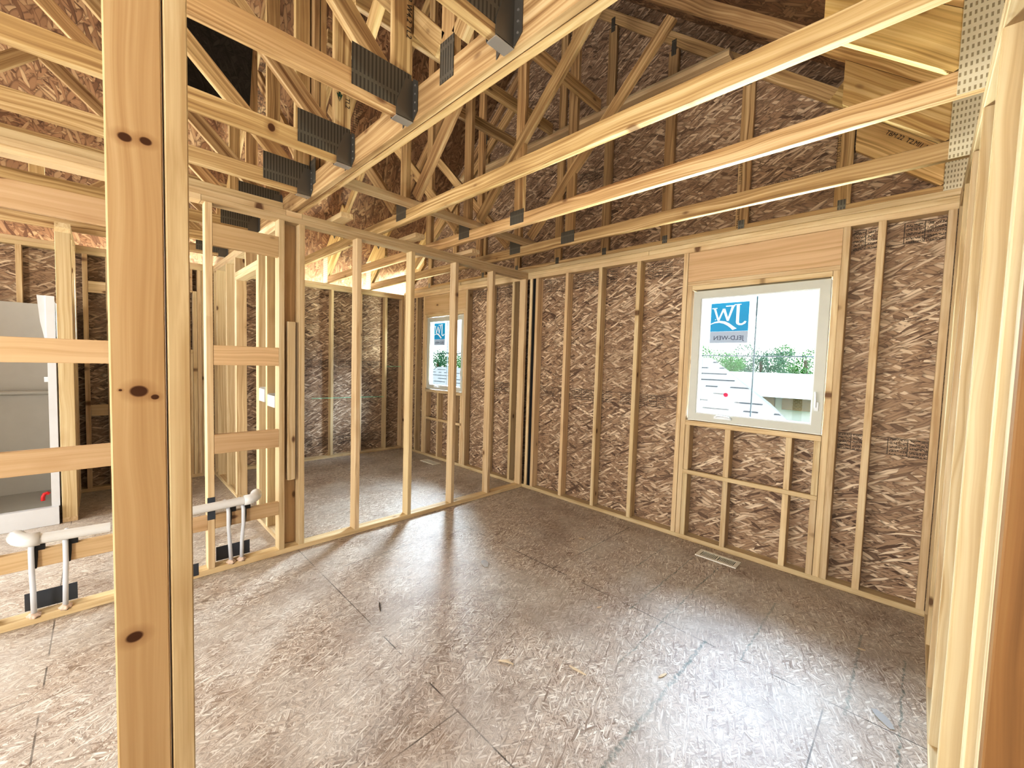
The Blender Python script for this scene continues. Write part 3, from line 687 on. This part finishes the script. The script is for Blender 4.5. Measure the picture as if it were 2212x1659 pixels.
# ---------------------------------------------------------------- floor registers
def register(x0, x1, y0, y1, label):
    r = thing('floor_register', ((x0 + x1) / 2, (y0 + y1) / 2, 0), label, 'register', 'floor registers under the windows')
    mb = MB(); h = .007
    a, b = .026, .024
    mb.box(x0, x1, y0, y0 + b, 0.0005, h); mb.box(x0, x1, y1 - b, y1, 0.0005, h); mb.box(x0, x0 + a, y0 + b, y1 - b, 0.0005, h); mb.box(x1 - a, x1, y0 + b, y1 - b, 0.0005, h)
    xm = (x0 + x1) / 2; mb.box(xm - .006, xm + .006, y0 + b, y1 - b, 0.0005, h)
    mb.build('face_frame', M['reg'], r)
    mb = MB()
    for s0, s1 in ((x0 + a, xm - .006), (xm + .006, x1 - a)):
        n = 11; st = (s1 - s0) / n
        for i in range(1, n): mb.box(s0 + i * st - .0025, s0 + i * st + .0025, y0 + b, y1 - b, 0.002, h - .0005)
    mb.build('louvers', M['reg'], r)
    MB().box(x0 + a, x1 - a, y0 + b, y1 - b, 0.0003, .0012).build('dark_well', M['black'], r)
register(2.060, 2.350, -.222, -.090, 'white slotted floor register under the large right window')
register(-1.79, -1.465, -.233, -.105, 'white floor register in the back room under its window')

# ---------------------------------------------------------------- plumbing
def drain(y_end, y_in, sgn, label):
    r = thing('drain_pipe', (-.045, y_end, .40), label, 'pipe', 'white drain pipes in the partition')
    # horizontal run, slight fall, sits just in front of the blocking plane
    X = .030
    MB().tube([(X, y_end + sgn * .05, .462), (X, y_in, .452)], .027, 18).build('pipe', M['pvc'], r, smooth=False)
    c = Vector((X, y_end, .462)); pts = []; 
    for i in range(9):
        th = math.radians(90 * i / 8); pts.append((X - .07 * (1 - math.cos(th)), y_end + sgn * (.05 - .05 * math.sin(th) * 1.0), .462 + .012 * math.sin(th)))
    mb = MB(); mb.tube([(X, y_end + sgn * .085, .462), (X, y_end + sgn * .050, .462)] + pts[1:], .034, 18); e = mb.build('elbow', M['pvc'], r)
    for p in e.data.polygons: p.use_smooth = True
    return r
drain(-3.765, -3.42, 1, 'white drain pipe with elbow at far left, left of the doorway post')
drain(-2.690, -3.32, -1, 'white drain pipe with elbow in the bay right of the doorway post')
def supply(y, lean, label):
    r = thing('supply_tube', (-.03, y, .04), label, 'pipe', 'water supply tubes in the partition')
    pts = [(-.045, y + lean, .040), (-.04, y + lean * .6, .18), (-.030, y, .30), (-.022, y, .36), (-.030, y, .405), (-.060, y, .432), (-.10, y, .44)]
    # tube passes in front of the low block
    pts = [(.022 if z > .25 else x + .03, yy, z) for x, yy, z in pts[:5]] + [(.0, y, .428), (-.05, y, .44), (-.10, y, .442)]
    o = MB().tube(pts, .0115, 12).build('tube', M['pex'], r)
    for p in o.data.polygons: p.use_smooth = True
    mb = MB(); mb.tube([(.006, y + .013, .30), (.006, y + .013, .36), (.000, y + .013, .405), (-.03, y + .013, .43)], [.004, .009, .009, .006], 8); mb.build('bend_support', M['black'], r)
    mb = MB(); mb.box(-.036, .004, y + .014, y + .046, .3925, .432); mb.box(-.10, -.085, y - .012, y + .046, .405, .416); mb.build('bracket', M['black'], r)
    bm = bmesh.new(); bmesh.ops.create_icosphere(bm, subdivisions=3, radius=.036)
    for v in bm.verts:
        n = v.co.normalized(); k = 1 + .28 * math.sin(n.x * 7 + y * 9) * math.cos(n.y * 6 + 2) + .15 * math.sin(n.z * 9)
        v.co = Vector((n.x * .032 * k, n.y * .024 * k, max(-.004, n.z * .018 * k)))
    me = bpy.data.meshes.new('foam_collar'); bm.to_mesh(me); bm.free()
    for p in me.polygons: p.use_smooth = True
    link('foam_collar', me, M['foam'], r, Matrix.Translation((-.018, y + lean, .040)))
supply(-3.712, .0, 'leftmost white water tube rising from pink foam, far left bay')
supply(-3.592, -.008, 'second white water tube from the left, far left bay')
supply(-2.862, .020, 'left water tube of the pair in the bay right of the post')
supply(-2.778, -.004, 'right water tube of the pair in the bay right of the post')
for (a, b, l) in ((-3.750, -3.556, 'far left bay'), (-2.912, -2.716, 'bay right of the doorway post')):
    mb = MB(); mb.box(-.0965, -.0945, a, b, .040, .135)
    for i in range(4):
        for j in (0, 1): mb.tube([(-.0945, a + .01 + j * (b - a - .02), .055 + i * .02), (-.0935, a + .01 + j * (b - a - .02), .055 + i * .02)], .002, 6)
    o = mb.build('guard_plate', M['shield']); tag(o, 'dark steel guard plate behind the tubes, ' + l, 'plate', 'pipe guard plates')

# ---------------------------------------------------------------- shower stall
r = thing('shower_stall', (-2.2, -4.3, 0), 'greyish white moulded shower stall at the left edge', 'shower')
mb = MB(); xs, ys = -1.80, -3.735
mb.box(-2.66, xs, -4.62, ys, .002, .09)                          # pan
mb.build('pan', M['acrylic'], r)
mb = MB(); mb.box(xs, xs + .05, -4.62, ys + .03, .002, .15); mb.build('threshold', M['acrylic_lip'], r)
mb = MB(); mb.box(-2.68, -2.655, -4.62, ys, .09, 1.86); mb.box(-2.655, xs, ys, ys + .012, .09, 1.86); mb.box(-2.655, xs, -4.62, -4.605, .09, 1.86); mb.build('surround', M['acrylic'], r)
mb = MB(); mb.box(xs, xs + .020, ys - .012, ys + .035, .15, 1.87); mb.build('side_flange', M['acrylic_lip'], r)
mb = MB(); mb.prism([(xs, ys - .012, 1.87), (xs, ys - .06, 1.87), (xs, ys - .045, 1.66), (xs, ys - .012, 1.45)], (.012, 0, 0)); mb.build('corner_rib', M['acrylic_lip'], r)
o = MB().tube([(-2.63, -4.30, 1.02), (-2.61, -4.20, 1.035), (-2.61, -3.9, 1.035), (-2.63, -3.75, 1.03)], .022, 12).build('shelf_ledge', M['acrylic'], r)
MB().box(-1.90, -1.82, ys - .035, ys, 1.175, 1.215).build('soap_dish', M['acrylic_lip'], r)
o = MB().tube([(-1.88, -3.765, .235), (-1.88, -3.775, .245), (-1.88, -3.79, .24), (-1.88, -3.80, .215), (-1.88, -3.80, .185)], .013, 12).build('pipe_stub', M['red']); tag(o, 'small red plastic pipe elbow at the lower shower edge', 'pipe')
o = MB().box(-2.62, -2.58, -3.40, -3.36, .02, .021).build('tape', M['white']); bpy.data.objects.remove(o)
# leaning pipe and white boxes deep inside
o = MB().tube([(-2.66, -2.57, 2.02), (-2.62, -2.60, .012)], .011, 10).build('leaning_pipe', M['pvc']); tag(o, 'thin white pipe leaning against the far wall blocking', 'pipe')
for X0, X1, z0, z1, l in ((-.745, -.59, 1.06, 1.175, 'left of two'), (-.50, -.31, 1.04, 1.14, 'right of two')):
    mb = MB(); mb.box(X0, X1, -2.495, -2.42, z0, z0 + .006); mb.box(X0, X0 + .005, -2.495, -2.42, z0, z1); mb.box(X1 - .005, X1, -2.495, -2.42, z0, z1); mb.box(X0, X1, -2.42, -2.415, z0, z1)
    mb.prism([(X0, -2.50, z0), (X0, -2.495, z0), (X0, -2.495, z1 - .01), (X0, -2.50, z1 - .01)], (X1 - X0, 0, 0))
    o = mb.build('outlet_box', M['pvc']); tag(o, 'white open plastic box between studs of the short wall, ' + l, 'box', 'white plastic boxes in the short wall')
# string lines on the far wall
for a, b, l in (((-2.698, -1.40, .868), (-2.698, -.335, .853), 'thin green string stretched low across the far wall studs'), ((-2.698, -.285, 1.328), (-2.698, -.035, 1.327), 'short thin green string in the far wall corner bay')):
    o = MB().tube([a, b], .0022, 6).build('string_line', M['string']); tag(o, l, 'string')

# ---------------------------------------------------------------- debris on the floor
def chip(x, y, L, W, ang, mat, label, bend=.0, vee=False, name='wood_splinter'):
    mb = MB(); ca, sa = math.cos(ang), math.sin(ang)
    def T(u, v, z): return (u * ca - v * sa, u * sa + v * ca, z)
    n = 5; top = []
    for i in range(n + 1):
        u = -L / 2 + L * i / n; w_ = W * (.35 + .65 * math.sin(math.pi * min(.95, .08 + i / n * .9))) / 2; z = .0015 + bend * math.sin(math.pi * i / n)
        top.append((T(u, -w_, z), T(u, w_, z)))
    for i in range(n):
        a, b = top[i]; c, d = top[i + 1]
        mb.prism([a, c, d, b], (0, 0, .0022))
    if vee:
        a = T(-L / 2, 0, .002); b = T(L * .2, L * .28, .006)
        mb.tube([a, b], [.003, .0015], 6)
    o = mb.build(name, mat, None, origin=(0, 0, 0)); o.location = (x, y, 0); tag(o, label, 'scrap', 'scraps of wood and paper on the floor'); return o
chip(1.88, -2.089, .075, .014, .5, M['chip'], 'pale forked splinter in the middle of the near floor', .006, True)
chip(1.087, -1.527, .10, .05, -.5, M['paper'], 'torn grey scrap on the floor in front of the partition', .004, name='paper_scrap')
chip(3.185, -1.157, .10, .04, -.9, M['paper'], 'grey scrap on the floor near the right wall', .003, name='paper_scrap')
chip(2.44, -1.608, .05, .013, 1.3, M['chip'], 'short upright-looking splinter left of the green chalk line')
chip(1.938, -1.367, .03, .012, 1.2, M['chip'], 'tiny pale splinter at mid floor below the register')
chip(2.147, -1.876, .09, .012, .1, M['chip'], 'thin long splinter left of the fattest chalk line')
chip(1.306, -.65, .05, .02, .4, M['chip'], 'small chip on dark floor near the window wall')
chip(1.063, -2.318, .09, .008, -.4, M['ink'], 'thin dark sliver on the left part of the floor')
chip(3.08, -.66, .03, .015, .2, M['chip'], 'small chip near the right corner under the studs')
chip(-.35, -.83, .05, .03, .7, M['paper'], 'pale crumpled scrap just behind the partition', .01, name='paper_scrap')

# ---------------------------------------------------------------- outdoors
M['grass'] = simple('sunlit lawn', (.12, .28, .06), .9)
M['shingle'] = None
t = NT('pale sunlit shingles'); tc = t.n('ShaderNodeTexCoord'); s = t.sep(tc.outputs['Object'])
row = t.math('FRACT', t.math('ADD', t.math('MULTIPLY', s[1], 2.9), 50.0)); cell = t.n('ShaderNodeTexWhiteNoise', noise_dimensions='2D')
t.L(t.comb(t.math('FLOOR', t.math('MULTIPLY', s[0], 3.2)), t.math('FLOOR', t.math('MULTIPLY', s[1], 2.9))), cell.inputs['Vector'])
mk = t.math('MULTIPLY', t.math('LESS_THAN', row, .20), t.math('GREATER_THAN', cell.outputs[0], .45))
t.L(t.mix(mk, (.36, .35, .34, 1), (.03, .03, .035, 1)), t.b.inputs['Base Color']); t.b.inputs['Roughness'].default_value = .9
M['shingle'] = t.m
M['siding'] = simple('white siding', (.80, .80, .78), .7)
t = NT('tan brick'); tc = t.n('ShaderNodeTexCoord'); mp = t.n('ShaderNodeMapping'); mp.inputs['Rotation'].default_value = (math.pi / 2, 0, 0); t.L(tc.outputs['Object'], mp.inputs[0])
bt = t.n('ShaderNodeTexBrick'); t.L(mp.outputs[0], bt.inputs[0]); bt.inputs['Color1'].default_value = (.24, .15, .07, 1); bt.inputs['Color2'].default_value = (.16, .10, .045, 1); bt.inputs['Mortar'].default_value = (.3, .25, .18, 1); bt.inputs['Scale'].default_value = 4
t.L(bt.outputs[0], t.b.inputs['Base Color']); M['brick'] = t.m
M['leaf'] = simple('green leaves', (.06, .27, .03), .6, vary=.12)
M['leaf2'] = simple('blue green leaves', (.03, .17, .07), .6, vary=.12)
M['bark'] = simple('bark', (.12, .08, .05), .9)
tag(MB().box(-120, 90, .9, 90, -3.1, -3.0).build('ground', M['grass']), kind='structure')
# neighbour with hipped shingle roof
r = thing('neighbour_house', (-3, 9, -3), 'neighbouring house with pale hipped shingle roof, seen through the large window', 'house')
zr = lambda y: .562 + .487 * (y - 7.5)
xr = lambda y: .857 + (-1.4 - .857) * (y - 7.5) / 2.5
mb = MB(); mb.poly([(-9, 6.9, zr(6.9)), (xr(6.9), 6.9, zr(6.9)), (xr(10), 10, zr(10)), (-9, 10, zr(10))]); mb.poly([(xr(10), 10, zr(10)), (xr(6.9), 6.9, zr(6.9)), (-.4, 13.1, zr(6.9))]); mb.poly([(-9, 10, zr(10)), (xr(10), 10, zr(10)), (-.4, 13.1, zr(6.9)), (-9, 13.1, zr(6.9))])
mb.build('roof', M['shingle'], r)
MB().box(-8.6, -.9, 7.3, 12.7, -3, .2).build('wall', M['siding'], r)
r = thing('neighbour_house', (1, 16, -3), 'farther white-roofed house with tan brick front, seen through the large window', 'house')
mb = MB(); mb.poly([(-6, 14.6, .42), (6, 14.6, .42), (6, 18.5, 1.32), (-6, 18.5, 1.32)]); mb.poly([(-6, 22.4, .42), (6, 22.4, .42), (6, 18.5, 1.32), (-6, 18.5, 1.32)]); mb.build('roof', M['siding'], r)
MB().box(-1.35, -.72, 15, 15.2, -3, .44).build('wall', M['brick'], r); MB().box(-.46, .50, 15, 15.2, -.05, .44).build('wall', M['brick'], r)
MB().box(-5.6, 5.6, 15.3, 21.6, -3, .43).build('wall', M['siding'], r)
r = thing('neighbour_house', (-14, 14, -3), 'distant house with pale roof, seen through the back-room window', 'house')
mb = MB(); mb.poly([(-22, 11.0, -.3), (-10.5, 11.0, -.3), (-11.5, 13.5, 1.0), (-21, 13.5, 1.0)]); mb.poly([(-22, 16.0, -.3), (-10.5, 16.0, -.3), (-11.5, 13.5, 1.0), (-21, 13.5, 1.0)]); mb.build('roof', M['shingle'], r)
MB().box(-21.5, -11.0, 11.4, 15.6, -3, -.3).build('wall', M['siding'], r)
def tree(x, y, ztop, rad, mat, label, n=2600, seed=1):
    rnd = random.Random(seed)
    r = thing('tree', (x, y, -3), label, 'tree', 'leafy trees beyond the windows')
    MB().tube([(x, y, -3), (x + .1, y, -1), (x - .1, y, ztop - rad * .6)], [.25, .2, .1], 8).build('trunk', M['bark'], r)
    mb = MB(); cl = [(Vector((rnd.uniform(-1, 1) * rad * .75, rnd.uniform(-.6, .6) * rad, ztop - rad * .55 + rnd.uniform(-1.6, .35) * rad * .55)), rad * rnd.uniform(.28, .5)) for _ in range(14)]
    for i in range(n):
        c, cr = cl[i % 14]
        d = Vector((rnd.gauss(0, 1), rnd.gauss(0, 1), rnd.gauss(0, 1))).normalized() * cr * rnd.uniform(.55, 1)
        p = Vector((x, y, 0)) + c + d; s_ = rad * rnd.uniform(.022, .045)
        a = Vector((rnd.uniform(-1, 1), rnd.uniform(-1, 1), rnd.uniform(-1, 1))).normalized(); b = a.orthogonal().normalized()
        mb.poly([p - a * s_, p + b * s_ * .6, p + a * s_, p - b * s_ * .6])
    mb.build('foliage', mat, r)
tree(-6.3, 25.2, 3.0, 1.75, M['leaf'], 'green leafy tree left of the grille centre, seen through the large window', n=4200, seed=3)
tree(-4.9, 30.5, 3.3, 2.0, M['leaf2'], 'blue green tree just right of the grille centre, large window', n=4200, seed=5)
tree(-3.2, 36.5, 3.7, 2.3, M['leaf'], 'green tree in the rightmost pane of the large window', n=4200, seed=8)
tree(-30.4, 20, 2.6, 2.1, M['leaf2'], 'dark bluish tree in the left panes of the back-room window', n=3800, seed=11)
tree(-25.3, 19.4, 2.3, 1.5, M['leaf'], 'green tree in the right panes of the back-room window', n=3000, seed=13)

# ---------------------------------------------------------------- light
world = bpy.data.worlds.new('sky'); SC.world = world; world.use_nodes = True
nt = world.node_tree; nt.nodes.clear()
out = nt.nodes.new('ShaderNodeOutputWorld'); bg = nt.nodes.new('ShaderNodeBackground')
tcw = nt.nodes.new('ShaderNodeTexCoord'); sp = nt.nodes.new('ShaderNodeSeparateXYZ'); rp = nt.nodes.new('ShaderNodeValToRGB')
nt.links.new(tcw.outputs['Generated'], sp.inputs[0]); nt.links.new(sp.outputs[2], rp.inputs[0])
rp.color_ramp.elements[0].position = .0; rp.color_ramp.elements[0].color = (1, .98, .95, 1); rp.color_ramp.elements[1].position = .6; rp.color_ramp.elements[1].color = (.72, .86, 1, 1)
nt.links.new(rp.outputs[0], bg.inputs[0]); bg.inputs[1].default_value = 3.0; nt.links.new(bg.outputs[0], out.inputs[0])

def area(name, loc, aim, size, power, col=(1, 1, 1), sy=None, spread=None):
    l = bpy.data.lights.new(name, 'AREA'); l.energy = power; l.color = col; l.shape = 'RECTANGLE'; l.size = size; l.size_y = sy or size
    if spread: l.spread = spread
    o = bpy.data.objects.new(name, l); COL.objects.link(o); o.location = loc
    o.rotation_euler = (Vector(aim) - Vector(loc)).to_track_quat('-Z', 'Y').to_euler(); return o
# sky light through the two windows, plus added fill lamps for undersides and studs
area('sky_light_right_window', (1.2, 2.6, 3.3), (2.45, -.8, .6), 2.0, 1100, (.66, .78, 1.0))
area('sky_light_back_window', (-3.5, 2.3, 3.0), (-.9, -.9, .9), 1.7, 1500, (.80, .88, 1.0))
area('upward_fill_right_window', (2.3, 1.45, .38), (2.3, 0, 1.55), 1.8, 1200, (1, .96, .86), sy=1.0)  # added upward lamp to whiten the truss undersides
area('upward_fill_back_window', (-1.6, 1.45, .38), (-1.6, 0, 1.55), 1.8, 1100, (1, .96, .86), sy=1.0)  # same added upward lamp at the back window
area('edge_fill_back_window', (-4.9, 1.35, 1.75), (0.5, -.75, 1.25), 1.2, 4000, (.86, .92, 1.0))  # added lamp to brighten the right wall's stud edges
# unseen fill lamps added behind and beside the camera to lift near surfaces
area('fill_behind', (-1.2, -7.4, 2.25), (1.6, -1.8, .2), 3.4, 50, (1, .97, .94), sy=2.2)
area('fill_right', (3.05, -6.4, 1.7), (-.3, -2.4, 1.4), .6, 130, (1, .95, .87))
area('post_fill', (3.15, -4.3, 2.0), (2.0, -3.3, 1.3), .5, 13, (1, .95, .87))  # added lamp to lift the near post's front
area('upward_fill_behind', (-.6, -5.6, .25), (1.2, -2.0, 3.2), 2.6, 85, (1, .94, .83), sy=1.6)
area('left_fill', (-1.7, -5.3, 1.8), (3.3, -1.6, 1.2), 1.3, 70, (1, .98, .96))
# open eave over the far wall
area('open_eave', (-3.35, -1.5, 2.35), (-1.5, -1.5, 3.1), 3.6, 120, (1, .98, .90), sy=.5)

# ---------------------------------------------------------------- camera
cam = bpy.data.cameras.new('camera'); co = bpy.data.objects.new('camera', cam); COL.objects.link(co)
cam.sensor_width = 36; cam.sensor_fit = 'HORIZONTAL'; cam.lens = 882.776 * 36 / 2212; cam.clip_start = .02; cam.clip_end = 300
a, b, c = (math.radians(v) for v in (44.80246, 86.97851, 1.70309))
R = Matrix.Rotation(a, 4, 'Z') @ Matrix.Rotation(b, 4, 'X') @ Matrix.Rotation(c, 4, 'Z')
co.matrix_world = Matrix.Translation((3.20823, -3.44145, 1.44574)) @ R
SC.camera = co
SC.view_settings.view_transform = 'Standard'; SC.view_settings.look = 'None'; SC.view_settings.exposure = 0.0
SC.view_settings.use_curve_mapping = True
cv = SC.view_settings.curve_mapping.curves[3]
for p_ in ((.10, .068), (.32, .275), (.62, .60), (.88, .885)): cv.points.new(*p_)
SC.view_settings.curve_mapping.update()
SC.cycles.use_denoising = True; SC.cycles.max_bounces = 6; SC.cycles.diffuse_bounces = 2; SC.cycles.glossy_bounces = 2; SC.cycles.transparent_max_bounces = 6
SC.cycles.sample_clamp_indirect = 4.0; SC.cycles.use_adaptive_sampling = True; SC.cycles.adaptive_threshold = .14; SC.cycles.adaptive_min_samples = 20
SC.cycles.use_light_tree = False
SC.cycles.caustics_reflective = False; SC.cycles.caustics_refractive = False
